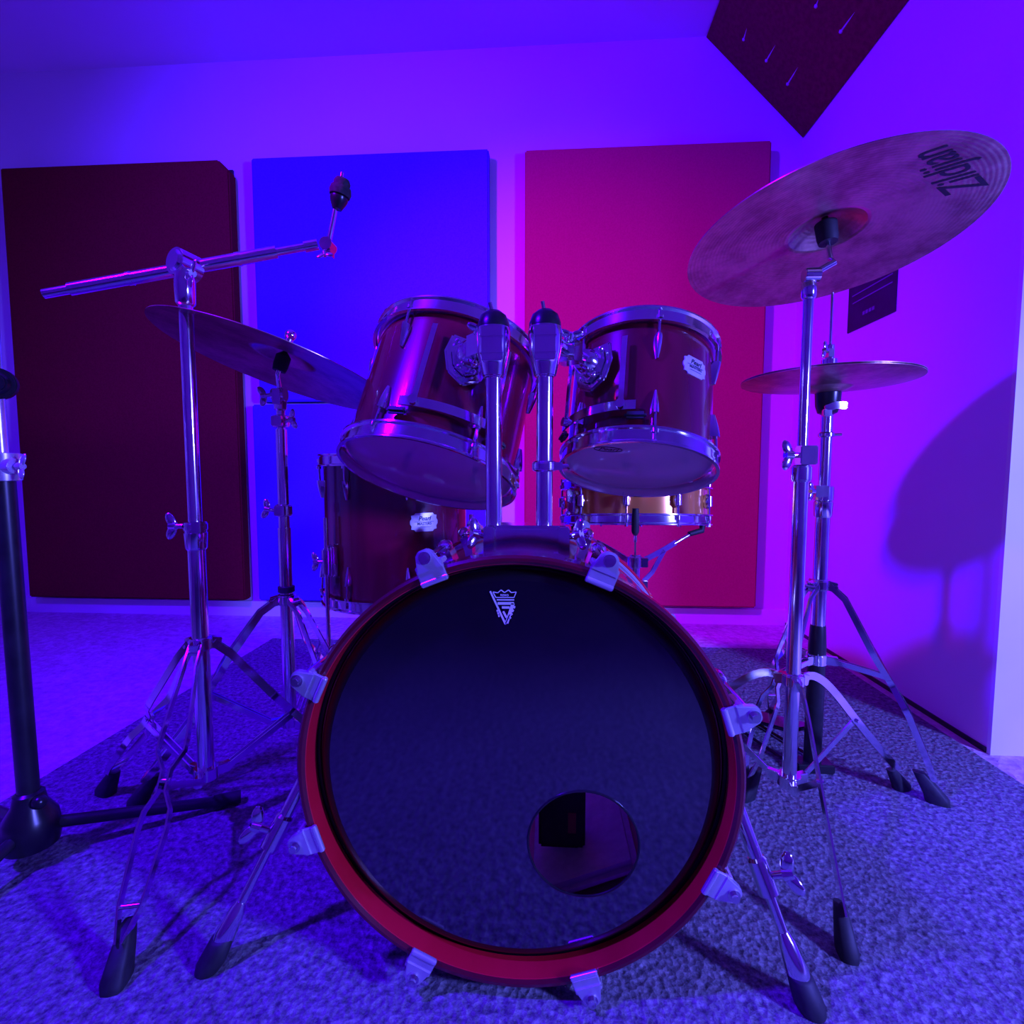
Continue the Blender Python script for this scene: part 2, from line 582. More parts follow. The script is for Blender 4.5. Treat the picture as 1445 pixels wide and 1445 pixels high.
def rubber_foot(parent, ang, r, size=1.0, drop=0.0, lean=0.03):
    """tapered rubber shoe standing on the floor at radius r"""
    m = MB()
    d = polar(ang, 1, 0)
    s = V((-d.y, d.x, 0))
    lo, hi = 0.0, 0.050 * size
    rows = []
    for z, rr, w_, l_ in ((lo, r - 0.002, .0135, .019), (0.010 * size, r - 0.004, .0140, .0195), (hi * .6, r - .006 - lean * .45, .0115, .015),
                          (hi, r - .006 - lean, .008, .010)):
        c = d * rr + V((0, 0, z))
        ring = []
        for k_ in range(12):
            a = 2 * PI * k_ / 12
            ca, sa = math.cos(a), math.sin(a)
            ca = math.copysign(abs(ca) ** .6, ca)
            sa = math.copysign(abs(sa) ** .6, sa)
            ring.append(c + d * (ca * l_ * size) + s * (sa * w_ * size))
        rows.append(ring)
    vs_ = [p for ring in rows for p in ring]
    fs = []
    for j in range(3):
        for k_ in range(12):
            fs.append((j * 12 + k_, j * 12 + (k_ + 1) % 12, j * 12 + 12 + (k_ + 1) % 12, j * 12 + 12 + k_))
    fs += [tuple(range(11, -1, -1)), tuple(range(36, 48))]
    m.add(vs_, fs)
    return m.build('rubber_foot', 'black_rubber', parent, angle=50)


def lerp_path(pts, t):
    L = [0]
    for a, b in zip(pts, pts[1:]):
        L.append(L[-1] + (V(b) - V(a)).length)
    d = t * L[-1]
    for i in range(len(pts) - 1):
        if d <= L[i + 1] + 1e-9:
            u = (d - L[i]) / (L[i + 1] - L[i])
            return V(pts[i]).lerp(V(pts[i + 1]), u)
    return V(pts[-1])


def smooth(pts, n=6):
    """Catmull-Rom through points"""
    P = [V(p) for p in pts]
    P = [P[0] * 2 - P[1]] + P + [P[-1] * 2 - P[-2]]
    out = []
    for i in range(1, len(P) - 2):
        for j in range(n):
            t = j / n
            a, b, c, d = P[i - 1], P[i], P[i + 1], P[i + 2]
            out.append(0.5 * ((2 * b) + (c - a) * t + (2 * a - 5 * b + 4 * c - d) * t * t + (3 * b - a - 3 * c + d) * t ** 3))
    out.append(P[-2])
    return out


def tripod(root, angles, ztop, rad, zbot, style, prof, mat='chrome', braceat=0.52, offs=None, foot=1.0, rp=0.013, w_=0.014):
    """legs (flat bars) from the leg collar to rubber shoes, braces up from the foot of the pole"""
    m = MB()
    collar(m, ztop, 0.021, 0.026)
    for a in angles:
        d = polar(a, 1, 0)
        m.strip([d * 0.016 + V((0, 0, ztop)), d * 0.034 + V((0, 0, ztop - .004))], 0.022, 0.016, V((-d.y, d.x, 0)))
    m.build('leg_collar', mat, root, bevel=0.0015)
    m = MB()
    m.lathe([(0.012, zbot - .012), (0.022, zbot - .012), (0.022, zbot + .012), (0.012, zbot + .012)], 20)
    for a in angles:
        d = polar(a, 1, 0)
        m.strip([d * 0.014 + V((0, 0, zbot)), d * 0.042 + V((0, 0, zbot))], 0.020, 0.014, V((-d.y, d.x, 0)))
    m.build('base_bracket', mat, root, bevel=0.0015)
    for a in angles:
        d = polar(a, 1, 0)
        s = V((-d.y, d.x, 0))
        path = smooth([polar(a, r_, z_) for r_, z_ in prof], 5)
        m = MB()
        if style == 'single':
            m.strip(path, w_, 0.0032, s)
            mid = lerp_path(path, braceat)
            m.cyl(mid - s * 0.006, mid + s * 0.006, 0.004, n=10)
        else:
            o = offs or [(0, .010), (.10, .011), (.36, .021), (.42, .021), (.485, .006), (.56, .006), (.62, .019), (.68, .021), (.90, .015), (1.0, .004)]
            for sg in (-1, 1):
                m.strip([lerp_path(path, t) + s * (sg * q) for t, q in o], w_, 0.0030, s)
            for t, q in ((.03, .012), (.52, .009), (.9, .016)):
                mid = lerp_path(path, t)
                m.cyl(mid - s * q, mid + s * q, 0.0035, n=10)
        leg = m.build('leg', mat, root)
        rubber_foot(leg, a, rad, foot)
        mid = lerp_path(path, braceat)
        m = MB()
        p0 = d * 0.036 + V((0, 0, zbot))
        if style == 'single':
            m.strip([p0, mid + s * 0.004], 0.012, 0.0028, s)
        else:
            for sg in (-1, 1):
                m.strip([p0 + s * sg * .006, mid + s * sg * .006], 0.011, 0.0025, s)
        m.build('brace', mat, root)


# ================================================================== bass drum
BX, BY, BZ = -0.0376, 0.645, 0.3085
bass = thing('bass_drum', 'red bass drum with glossy black front head, silver claws and a round port', 'drum', (BX, BY, 0))
BM = Matrix.Translation((0, 0, BZ)) @ Matrix(((1, 0, 0, 0), (0, 0, 1, 0), (0, 1, 0, 0), (0, 0, 0, 1)))  # lathe z -> +y (mirrored)
DEPTH = 0.425


def hoop_prof(z0, z1, ri, ro):
    b = 0.0035
    return [(ri, z0 + b), (ri + b, z0), (ro - b, z0), (ro, z0 + b), (ro, z1 - b), (ro - b, z1), (ri + b, z1), (ri, z1 - b)]


fh = MB().lathe(hoop_prof(0, 0.038, 0.2790, 0.290), 128, BM, closed=True).build('front_hoop', 'dark_hoop', bass)
MB().lathe([(0.2810, 0.0022), (0.2782, 0.0045), (0.2782, 0.0370), (0.2800, 0.0378)], 128, BM, cap=False).build('hoop_inlay', 'red_hoop', fh)
MB().lathe(hoop_prof(DEPTH - .038, DEPTH, 0.2785, 0.290), 128, BM, closed=True).build('rear_hoop', 'red_hoop', bass)
MB().lathe([(0.2775, 0.040), (0.2795, 0.040), (0.2795, DEPTH - .04), (0.2775, DEPTH - .04), (0.2695, DEPTH - .04), (0.2695, 0.040)],
           128, BM, closed=True).build('shell', 'red_lacquer', bass)
MB().lathe([(0.2690, DEPTH - .042), (0.2690, 0.042)], 128, BM, cap=False).build('shell_lining', 'maple_inside', bass)
# metal flesh rings (they show beyond the hoops at the top)
MB().lathe(hoop_prof(0.0385, 0.047, 0.270, 0.2835), 128, BM, closed=True).build('flesh_ring', 'head_collar', bass)
MB().lathe(hoop_prof(DEPTH - .049, DEPTH - .0385, 0.270, 0.2850), 128, BM, closed=True).build('flesh_ring', 'dull_chrome', bass)
m = MB()
m.lathe([(0.2535, 0.0230), (0.2600, 0.0240), (0.2670, 0.0290), (0.2705, 0.040)], 128, BM, cap=False)
m.build('head_collar', 'head_collar', bass)
# front head: a flat film with the port cut out of it
HY = 0.023
pc = at_y(823, 1191, BY + HY)
pcx, pcz = pc.x - BX, pc.z
PR = 0.0735
n = 128
inner, mid_, outer = [], [], []
for i in range(n):
    a = 2 * PI * i / n
    inner.append(V((pcx + PR * math.cos(a), HY, pcz + PR * math.sin(a))))
    outer.append(V((0.2537 * math.cos(a), HY, BZ + 0.2537 * math.sin(a))))
fs = [(i, (i + 1) % n, n + (i + 1) % n, n + i) for i in range(n)]
head = MB().add(inner + outer, fs).build('front_head', 'black_head', bass)
m = MB()
m.tube([V((pcx + PR * math.cos(2 * PI * i / 64), HY, pcz + PR * math.sin(2 * PI * i / 64))) for i in range(65)], 0.0017, 8)
tag(m.build('port_ring', 'black_plastic', head), 'thin black ring around the round port')
MB().lathe([(0.0005, DEPTH - .022), (0.268, DEPTH - .022), (0.270, DEPTH - .040)], 96, BM, cap=False).build('batter_head', 'bare_film', bass)

# printed crest on the head
S6 = 7.225


def crest(pts):
    out = []
    for x, y in pts:
        p = at_y(560 + x / S6, 720 + y / S6, BY + HY)
        out.append((p.x - BX, p.z))
    return out


MC = Matrix(((1, 0, 0, 0), (0, 0, 1, 0), (0, 1, 0, 0), (0, 0, 0, 1)))
m = MB()


def stroke(pts, wd):
    for (x0, y0), (x1, y1) in zip(pts, pts[1:]):
        dx, dy = x1 - x0, y1 - y0
        L_ = math.hypot(dx, dy)
        nx, ny = -dy / L_ * wd / 2, dx / L_ * wd / 2
        m.prism(crest([(x0 + nx, y0 + ny), (x1 + nx, y1 + ny), (x1 - nx, y1 - ny), (x0 - nx, y0 - ny)]), HY - 0.0012, HY - 0.0002, MC)


stroke([(952, 824), (1108, 1160)], 17)
stroke([(980, 832), (1030, 840), (1062, 812), (1098, 838), (1138, 812), (1166, 838), (1218, 832)], 9)
stroke([(980, 832), (1008, 886)], 8)
stroke([(1218, 832), (1196, 886)], 8)
stroke([(1008, 888), (1198, 888)], 7)
stroke([(1020, 912), (1196, 912)], 12)
stroke([(1028, 948), (1194, 948)], 26)
stroke([(1185, 948), (1120, 1150)], 34)
stroke([(1072, 990), (1150, 990)], 22)
stroke([(1085, 1030), (1118, 1092)], 18)
stroke([(1108, 1160), (1150, 1060)], 14)
for q in range(4):
    stroke([(1192 - q * 14, 985 + q * 36), (1206 - q * 16, 990 + q * 38)], 22)
    if q < 3:
        stroke([(1018 + q * 8, 1025 + q * 26), (1032 + q * 8, 1022 + q * 26)], 20)
m.build('crest_emblem', 'white_print', head)
tv, tf = text_geo('REMO', 0.0038, bold=0.0001, space=1.1)
tc_ = crest([(1098, 866)])[0]
MB().add(tv, tf, Matrix.Translation((tc_[0], HY - 0.0008, tc_[1])) @ Matrix.Rotation(PI / 2, 4, 'X')).build('crest_lettering', 'white_print', head)

# claws with their tension rods and shell lugs
CLAWS = [111.5, 68, 156, 199, 244, 289, 333.5, 18]


def claw_frame(deg, front=True):
    a = math.radians(deg)
    rad_ = V((math.cos(a), 0, math.sin(a)))
    y = V((0, 1, 0)) if front else V((0, -1, 0))
    t = y.cross(rad_)
    M = Matrix((t, y, rad_)).transposed().to_4x4()      # local x tangential, y inward along the drum, z radial
    M.translation = V((0, 0 if front else DEPTH, BZ))
    return M


for front in (True, False):
    for i, dg_ in enumerate(CLAWS):
        M = claw_frame(dg_, front)
        m = MB()
        m.box((0, -0.0025, 0.2865), (0.036, 0.004, 0.019), M)
        m.cyl(V((-0.018, -0.0025, 0.2765)), V((0.018, -0.0025, 0.2765)), 0.0042, n=12, M=M)
        m.box((0, 0.012, 0.2965), (0.036, 0.033, 0.007), M)
        m.prism([(-0.018, 0.290), (0.018, 0.290), (0.011, 0.313), (0.006, 0.318), (-0.006, 0.318), (-0.011, 0.313)], -0.006, 0.004,
                M @ MC @ Matrix.Identity(4))
        c = m.build('claw_hook', 'dull_chrome', bass, bevel=0.0012)
        m = MB()
        m.cyl((0, -0.014, 0.308), (0, -0.004, 0.308), 0.0052, n=8, M=M)
        m.cyl((0, -0.008, 0.308), (0, -0.005, 0.308), 0.0080, n=16, M=M)
        m.cyl((0, -0.006, 0.308), (0, 0.105, 0.3065), 0.0030, n=8, M=M)
        m.build('tension_rod', 'chrome', c)
        m = MB()
        pr = [(0.0, 0.100), (0.006, 0.100), (0.0105, 0.106), (0.0105, 0.128), (0.007, 0.142), (0.0, 0.150)]
        m.lathe([(max(r_, .0004), z_) for r_, z_ in pr], 14, M @ Matrix.Translation((0, 0, 0.304)) @ MC)
        m.box((0, 0.124, 0.288), (0.015, 0.042, 0.020), M)
        m.build('lug', 'chrome', bass, bevel=0.001)

# tom bracket on top of the shell
m = MB()
bxm = (-0.094 + 0.037) / 2 - BX
m.box((bxm, 0.155, 0.598), (0.128, 0.062, 0.050))
bk = m.build('tom_bracket', 'chrome', bass, bevel=0.006)
m = MB()
for sx in (-1, 1):
    m.box((bxm + sx * 0.055, 0.121, 0.600), (0.016, 0.012, 0.044))
m.strip([V((bxm - 0.085, 0.155, 0.568)), V((bxm - 0.045, 0.155, 0.580)), V((bxm + 0.045, 0.155, 0.580)), V((bxm + 0.085, 0.155, 0.568))], 0.085, 0.007, (0, 0, 1))
m.build('bracket_flange', 'chrome', bk, bevel=0.002)
for sx, dx in ((-1, -0.3), (1, 0.3)):
    m = MB()
    wing(m, (bxm + sx * 0.062, 0.135, 0.606), (sx * 0.75, -0.55, 0.25), (0.25 * sx, 0, 1), 1.0)
    m.build('wing_bolt', 'chrome', bk)


# spurs
def spur(foot_xy, top, k1, k2, wing_dir):
    a, b = V((foot_xy[0] - BX, foot_xy[1] - BY, 0.0)), V(top)
    d = (b - a).normalized()
    L_ = (b - a).length
    m = MB()
    p = lambda s_: a + d * s_
    m.cyl(p(k2), p(L_), 0.0100, n=20)
    sp = m.build('spur', 'chrome', bass)
    m = MB()
    m.cyl(p(0.05), p(k2 + 0.02), 0.0068, n=16)
    m.build('spur_rod', 'chrome', sp)
    m = MB()
    m.cyl(p(k1), p(k2), 0.0135, n=20)
    m.cyl(p(k2), p(k2 + .004), 0.0135, 0.0110, n=20)
    m.build('clamp_sleeve', 'chrome', sp)
    m = MB()
    q = p((k1 + k2) / 2)
    wd = V(wing_dir)
    wd = (wd - d * wd.dot(d)).normalized()
    wing(m, q + wd * 0.013, wd, d, 1.15)
    m.build('wing_bolt', 'chrome', sp)
    m = MB()
    R_ = frame(d)
    R_.translation = a
    m.lathe([(0.0135, 0.036), (0.0150, 0.046), (0.0110, 0.078), (0.0072, 0.090)], 20, R_)
    m.build('spike_sleeve', 'chrome', sp)
    m = MB()
    h = V((d.x, d.y, 0))
    rows = [(0.0, 0.017), (0.008, 0.0195), (0.020, 0.0185), (0.036, 0.0165), (0.039, 0.014)]
    vs_, fs = [], []
    for s_, r_ in rows:
        c_ = a + d * (s_ / max(d.z, .5)) * 0.9
        for k_ in range(20):
            an = 2 * PI * k_ / 20
            z_ = max(0.0, s_)
            vs_.append(V((c_.x + r_ * math.cos(an), c_.y + r_ * math.sin(an), z_)))
    for j in range(len(rows) - 1):
        for k_ in range(20):
            fs.append((j * 20 + k_, j * 20 + (k_ + 1) % 20, j * 20 + 20 + (k_ + 1) % 20, j * 20 + 20 + k_))
    fs += [tuple(range(19, -1, -1)), tuple(range((len(rows) - 1) * 20, len(rows) * 20))]
    m.add(vs_, fs)
    m.build('rubber_foot', 'black_rubber', sp, angle=50)
    m = MB()
    m.box(b, (0.035, 0.06, 0.06))
    m.build('spur_bracket', 'chrome', bass, bevel=0.008)


spur((0.350, 0.660), (0.270, 0.150, 0.360), 0.135, 0.178, (1, -0.4, 0.3))
spur((-0.475, 0.665), (-0.272, 0.165, 0.365), 0.165, 0.210, (-1, -0.5, 0.3))

# damping pad and foam block inside the drum
pl = MB()
pl.box((0, 0, 0), (0.17, 0.24, 0.022))
pad = pl.build('damping_pillow', 'pillow_cloth', bevel=0.009)
pad.location = (BX + 0.10, BY + 0.220, 0.086)
pad.rotation_euler = (0, math.radians(-22), 0)
tag(pad, 'pale grey damping pillow lying inside the bass drum, seen through the port', 'pillow')
blk = thing('foam_block', 'black block with a small red label inside the bass drum port', 'foam block', (BX + 0.066, BY + 0.190, 0.094))
MB().box((0, 0, 0.050), (0.075, 0.05, 0.10)).build('block', 'black_rubber', blk, bevel=0.004)
MB().box((0.016, -0.0258, 0.045), (0.013, 0.0012, 0.034)).build('red_label', 'label_red', blk)


# ================================================================== toms
def steel_hoop(z0, h, ro, up):
    """triple-flanged hoop; up=+1 when its lip points to +z"""
    pr = [(ro - .006, 0), (ro, .0), (ro, .003), (ro - .0045, .005), (ro - .0045, h - .006), (ro - .001, h - .003), (ro - .001, h),
          (ro - .0065, h), (ro - .0070, h - .006), (ro - .0070, .002)]
    return [(r_, z0 + (z_ if up > 0 else h - z_)) for r_, z_ in pr]


def lug_mesh(m, M, L_=0.040, tip=-1):
    """teardrop lug; local z along the shell, y outward; tip=-1 points to -z"""
    pts = [(0.0070, 0.0), (0.0078, 0.006), (0.0072, 0.016), (0.0050, 0.030), (0.0026, L_)]
    rings = []
    for w_, z_ in pts:
        dep = 0.0155 * (1 - 0.55 * (z_ / L_) ** 1.5)
        zz = z_ * (1 if tip > 0 else -1)
        rings.append([V((w_ * math.cos(a), max(0.0, dep * math.sin(a)), zz)) for a in [PI * q / 8 for q in range(9)]])
    vs_ = [p for rg_ in rings for p in rg_]
    fs = []
    for j in range(len(rings) - 1):
        for q in range(8):
            fs.append((j * 9 + q, j * 9 + q + 1, j * 9 + 10 + q, j * 9 + 9 + q))
        fs.append((j * 9 + 8, j * 9, j * 9 + 9, j * 9 + 17))
    fs += [tuple(range(9)), tuple(range((len(rings) - 1) * 9, len(rings) * 9))]
    m.add(vs_, fs, M)


def shell_frame(ang, r, z):
    a = math.radians(ang)
    o = V((math.cos(a), math.sin(a), 0))
    t = V((-math.sin(a), math.cos(a), 0))
    M = Matrix((-t, o, V((0, 0, 1)))).transposed().to_4x4()      # x tangential, y outward, z up
    M.translation = o * r + V((0, 0, z))
    return M


def badge(root, ang, r, z, wd, hg, line1, line2):
    """scalloped metal plate curved onto the shell"""
    pts = []
    for sx, sy in ((1, 1), (-1, 1), (-1, -1), (1, -1)):
        q = [(0.62 * sx, 1.0 * sy), (0.72 * sx, 0.80 * sy), (0.92 * sx, 0.74 * sy), (0.90 * sx, 0.40 * sy), (1.0 * sx, 0.16 * sy)]
        pts += q if sx * sy < 0 else q[::-1]
    poly = [(x * wd / 2, y * hg / 2) for x, y in pts]

    def wrap(x, z_, off):
        a = math.radians(ang) + x / r
        return V((math.cos(a) * (r + off), math.sin(a) * (r + off), z + z_))
    nn = len(poly)
    ctr = wrap(0, 0, 0.0022)
    vs_ = [wrap(x, y, 0.0022) for x, y in poly] + [wrap(x, y, 0.0) for x, y in poly] + [wrap(x * .5, y * .5, 0.0023) for x, y in poly] + [ctr]
    fs = [(i, (i + 1) % nn, nn + (i + 1) % nn, nn + i) for i in range(nn)]
    fs += [(i, (i + 1) % nn, 2 * nn + (i + 1) % nn, 2 * nn + i) for i in range(nn)]
    fs += [(2 * nn + i, 2 * nn + (i + 1) % nn, 3 * nn) for i in range(nn)]
    b = MB().add(vs_, fs).build('badge', 'badge_metal', root)
    m = MB()
    for body, sz, zz, sh in ((line1, hg * .34, hg * .20, 0.3), (line2, hg * .20, -hg * .08, 0.0)):
        tv_, tf_ = text_geo(body, sz, shear=sh, bold=sz * .02)
        m.add([wrap(p.x, p.y + zz, 0.0028) for p in tv_], tf_)
    for zz, w_ in ((-hg * .26, wd * .5), (hg * .02, wd * .7)):
        vs_ = []
        for q in range(7):
            x = -w_ / 2 + w_ * q / 6
            vs_ += [wrap(x, zz, 0.0028), wrap(x, zz + hg * .02, 0.0028)]
        m.add(vs_, [(2 * q, 2 * q + 2, 2 * q + 3, 2 * q + 1) for q in range(6)])
    m.build('badge_lettering', 'dark_print', b)
    return b


def drum(name, label, loc, n_, R, h, lug_offset, nl=6, shellmat='red_lacquer', double=True, xdir=(1, 0, 0), hoop_h=0.028, lug_z=0.052,
         bottom='clear_film'):
    root = thing(name, label, 'drum', loc, frame(n_, xdir))
    rs = R - 0.0135
    MB().lathe([(rs - .007, 0.018), (rs, 0.018), (rs, h - 0.018), (rs - .007, h - 0.018)], 96, closed=True).build('shell', shellmat, root)
    MB().lathe([(rs - .0072, h - 0.019), (rs - .0072, 0.019)], 96, cap=False).build('shell_lining', 'maple_inside', root)
    MB().lathe(steel_hoop(0, hoop_h, R, -1), 96, closed=True).build('bottom_hoop', 'chrome', root)
    MB().lathe(steel_hoop(h - hoop_h, hoop_h, R, 1), 96, closed=True).build('top_hoop', 'chrome', root)
    hb = MB().lathe([(0.0004, 0.014), (R - .016, 0.014), (R - .0085, 0.019)], 96, cap=False).build('bottom_head', bottom, root)
    MB().lathe([(0.0004, h - 0.014), (R - .016, h - 0.014), (R - .0085, h - 0.019)], 96, cap=False).build('top_head', 'coated_head', root)
    for i in range(nl):
        ang = lug_offset + 360 * i / nl
        m = MB()
        if double:
            for zz, tip in ((lug_z, 1), (h - lug_z, -1)):
                m = MB()
                M = shell_frame(ang, rs - .001, zz)
                lug_mesh(m, M, 0.042, tip)
                lg = m.build('lug', 'chrome', root)
                m = MB()
                z1 = -0.045 if tip > 0 else 0.045
                m.cyl((0, 0.0085, 0), (0, 0.0105, z1), 0.0026, n=8, M=M)
                m.cyl((0, 0.0105, z1 * .62), (0, 0.0105, z1 * .75), 0.0058, n=12, M=M)
                m.cyl((0, 0.0105, z1), (0, 0.0105, z1 * 1.14), 0.0035, n=4, M=M)
                m.build('tension_rod', 'chrome', lg)
                m = MB()
                for dz in (0.008, 0.030):
                    M2 = shell_frame(ang, rs - .0075, zz + dz * (1 if tip > 0 else -1))
                    m.cyl((0, 0.0, 0), (0, -0.004, 0), 0.0065, n=12, M=M2)
                m.build('lug_screw', 'dark_steel', lg)
        else:
            M = shell_frame(ang, rs - .001, h / 2)
            m.ball((0, 0.008, 0), 0.0115, 16, (0.85, 1, 1.6), M=M)
            m.cyl((0, 0.012, -0.012), (0, 0.012, 0.012), 0.0085, n=14, M=M)
            lg = m.build('lug', 'chrome', root)
            m = MB()
            m.cyl((0, 0.012, -h / 2 + .004), (0, 0.012, h / 2 - .004), 0.0028, n=8, M=M)
            for sg in (-1, 1):
                m.cyl((0, 0.012, sg * (h / 2 - .022)), (0, 0.012, sg * (h / 2 - .012)), 0.006, n=12, M=M)
                m.cyl((0, 0.012, sg * (h / 2 - .004)), (0, 0.012, sg * (h / 2 + .004)), 0.0038, n=4, M=M)
            m.build('tension_rod', 'chrome', lg)
    return root, rs, hb


NL, NR = V((.174, .3727, .9115)).normalized(), V((.0925, .3372, .9369)).normalized()
CL, CR = V((-.2149, .9427, .6919)), V((.161, .952, .7006))
tomL, rsL, hbL = drum('rack_tom', 'larger red rack tom tilted over the floor tom, clear bottom head', CL, NL, 0.165, 0.265, -112)
tomR, rsR, hbR = drum('rack_tom', 'smaller red rack tom with oval badge in front of the red panel', CR, NR, 0.140, 0.246, -88)
badge(tomR, -56, rsR, 0.155, 0.052, 0.034, 'Pearl', 'MASTERS')

# printed oval mark on the smaller tom's bottom head
q = at_plane(858, 634, CR + NR * 0.0135, NR)
MR = frame(NR)
ql = MR.to_3x3().transposed() @ (q - CR)
m = MB()
tv, tf = text_geo('Pearl', 0.016, shear=0.35, bold=0.0003)
TL = Matrix.Translation((ql.x, ql.y, 0.0132)) @ Matrix.Rotation(PI, 4, 'X') @ Matrix.Rotation(math.radians(2), 4, 'Z')
m.add(tv, tf, TL)
m.tube([TL @ V((0.0235 * math.cos(2 * PI * i / 40), 0.0095 * math.sin(2 * PI * i / 40), 0)) for i in range(41)], 0.0006, 6)
m.build('oval_print', 'dark_print', hbR)


def suspension(root, rs, h, ang, span):
    """curved rail with rubber-mounted uprights that carries the tom"""
    m = MB()
    path = [shell_frame(ang + t, rs + 0.014, 0.062).translation for t in [(-span / 2) + span * i / 14 for i in range(15)]]
    vs_, fs = [], []
    for p in path:
        o = V((p.x, p.y, 0)).normalized()
        for a, b in ((-1, -1), (1, -1), (1, 1), (-1, 1)):
            vs_.append(p + V((0, 0, a * 0.008)) + o * (b * 0.0018))
    for i in range(len(path) - 1):
        for k_ in range(4):
            fs.append((i * 4 + k_, i * 4 + (k_ + 1) % 4, i * 4 + 4 + (k_ + 1) % 4, i * 4 + 4 + k_))
    fs += [(3, 2, 1, 0), tuple(range(len(path) * 4 - 4, len(path) * 4))]
    m.add(vs_, fs)
    rail = m.build('mount_rail', 'chrome', root)
    for t in (-span * 0.36, span * 0.36):
        M = shell_frame(ang + t, rs + 0.014, 0)
        m = MB()
        m.strip([M @ V((0, 0.003, 0.055)), M @ V((0, 0.004, 0.13)), M @ V((0, 0.003, h - 0.060))], 0.009, 0.0035, M.to_3x3() @ V((0, 1, 0)))
        m.cyl(M @ V((0, 0, 0.062)), M @ V((0, 0.010, 0.062)), 0.008, n=16)
        m.build('mount_upright', 'chrome', rail)
    for t in (-span / 2, span / 2):
        M = shell_frame(ang + t, rs + 0.012, 0.045)
        MB().box((0, 0, 0), (0.034, 0.012, 0.012), M).build('rubber_grommet', 'black_rubber', rail, bevel=0.004)
    # shield plate that receives the arm
    M = shell_frame(ang, rs, h * 0.60)
    m = MB()
    poly = [(-0.034, 0.034), (0.034, 0.034), (0.040, 0.0), (0.028, -0.034), (0.0, -0.050), (-0.028, -0.034), (-0.040, 0.0)]
    MX = M @ Matrix(((1, 0, 0, 0), (0, 0, 1, 0), (0, 1, 0, 0), (0, 0, 0, 1)))
    m.prism(poly, 0.008, 0.016, MX)
    m.prism([(x * .72, y * .72) for x, y in poly], 0.015, 0.024, MX)
    sh = m.build('mount_plate', 'chrome', root, bevel=0.003)
    m = MB()
    m.lathe([(0.012, 0), (0.022, 0.0), (0.022, 0.018), (0.017, 0.026), (0.0005, 0.026)], 24, MX @ Matrix.Translation((0, 0, 0.016)), cap=False)
    for sx, sy in ((-.024, .018), (.024, .018), (-.012, -.026), (.012, -.026)):
        m.ball((sx, sy, 0.024), 0.005, 10, M=MX)
    m.build('mount_socket', 'chrome', sh)
    return MX @ V((0, 0, 0.040))


mountL = suspension(tomL, rsL, 0.265, -68, 62)
mountR = suspension(tomR, rsR, 0.246, -134, 66)
WL = tomL.matrix_world @ mountL
WR = tomR.matrix_world @ mountR


# ================================================================== tom arms on their posts
def tom_arm(label, px, target, collar_z=None):
    p = at_y(px, 739, 0.80)
    root = thing('tom_arm', label, 'tom arm', (p.x, 0.80, 0.615))
    zt = 0.847 - 0.615
    MB().cyl((0, 0, 0.004), (0, 0, zt), 0.0125, n=24).build('post', 'chrome', root)
    m = MB()
    m.lathe([(0.014, zt - .004), (0.0165, zt - .002), (0.019, zt + .010), (0.0245, zt + .035), (0.0255, zt + .062), (0.0235, zt + .072)], 32)
    m.box((0, -0.018, zt + 0.042), (0.030, 0.020, 0.050))
    m.box((0, -0.021, zt + 0.028), (0.034, 0.018, 0.004))
    m.box((0, -0.021, zt + 0.052), (0.034, 0.018, 0.004))
    hd = m.build('clamp_head', 'chrome', root, bevel=0.0015)
    m = MB()
    m.lathe([(0.0240, zt + .070), (0.0235, zt + .076), (0.019, zt + .088), (0.010, zt + .095), (0.0005, zt + .096)], 32, cap=False)
    m.build('dome_cap', 'black_plastic', hd)
    m = MB()
    m.tube([(0.0, -0.004, zt + .086), (-0.004, -0.010, zt + .105)], 0.0028, 8)
    m.build('key_screw', 'chrome', hd)
    t = V(target) - V((p.x, 0.80, 0.615))
    s = V((0, 0, zt + 0.050))
    e = t
    side = V((t.x, t.y, 0)).normalized()
    m = MB()
    m.tube(smooth([s, s + side * 0.025 + V((0, 0, 0.004)), s.lerp(e, 0.6), e], 6), 0.0105, 16)
    m.ball(s + side * 0.020, 0.017, 18)
    m.build('arm_tube', 'chrome', root)
    m = MB()
    c_ = s.lerp(e, 0.62)
    m.box((0, 0, 0), (0.034, 0.034, 0.026), Matrix.Translation(c_) @ frame(e - s))
    m.ball(c_ + V((0, -0.012, 0.020)), 0.009, 12)
    wing(m, c_ + V((0, -0.010, 0.010)), (0.1, -0.5, 0.85), (1, 0, 0), 0.8)
    m.build('arm_joint', 'chrome', root, bevel=0.004)
    if collar_z:
        m = MB()
        z_ = collar_z - 0.615
        collar(m, z_, 0.019, 0.016)
        m.box((0.020, -0.006, z_), (0.014, 0.014, 0.012))
        m.cyl((0.020, -0.006, z_), (0.036, -0.006, z_), 0.004, n=10)
        m.build('memory_collar', 'chrome', root, bevel=0.001)
    return root


tom_arm('chrome tom arm on post carrying the larger rack tom', 697, WL)
tom_arm('chrome tom arm on post with a memory collar carrying the smaller rack tom', 768, WR, at_y(768, 658, 0.80).z)

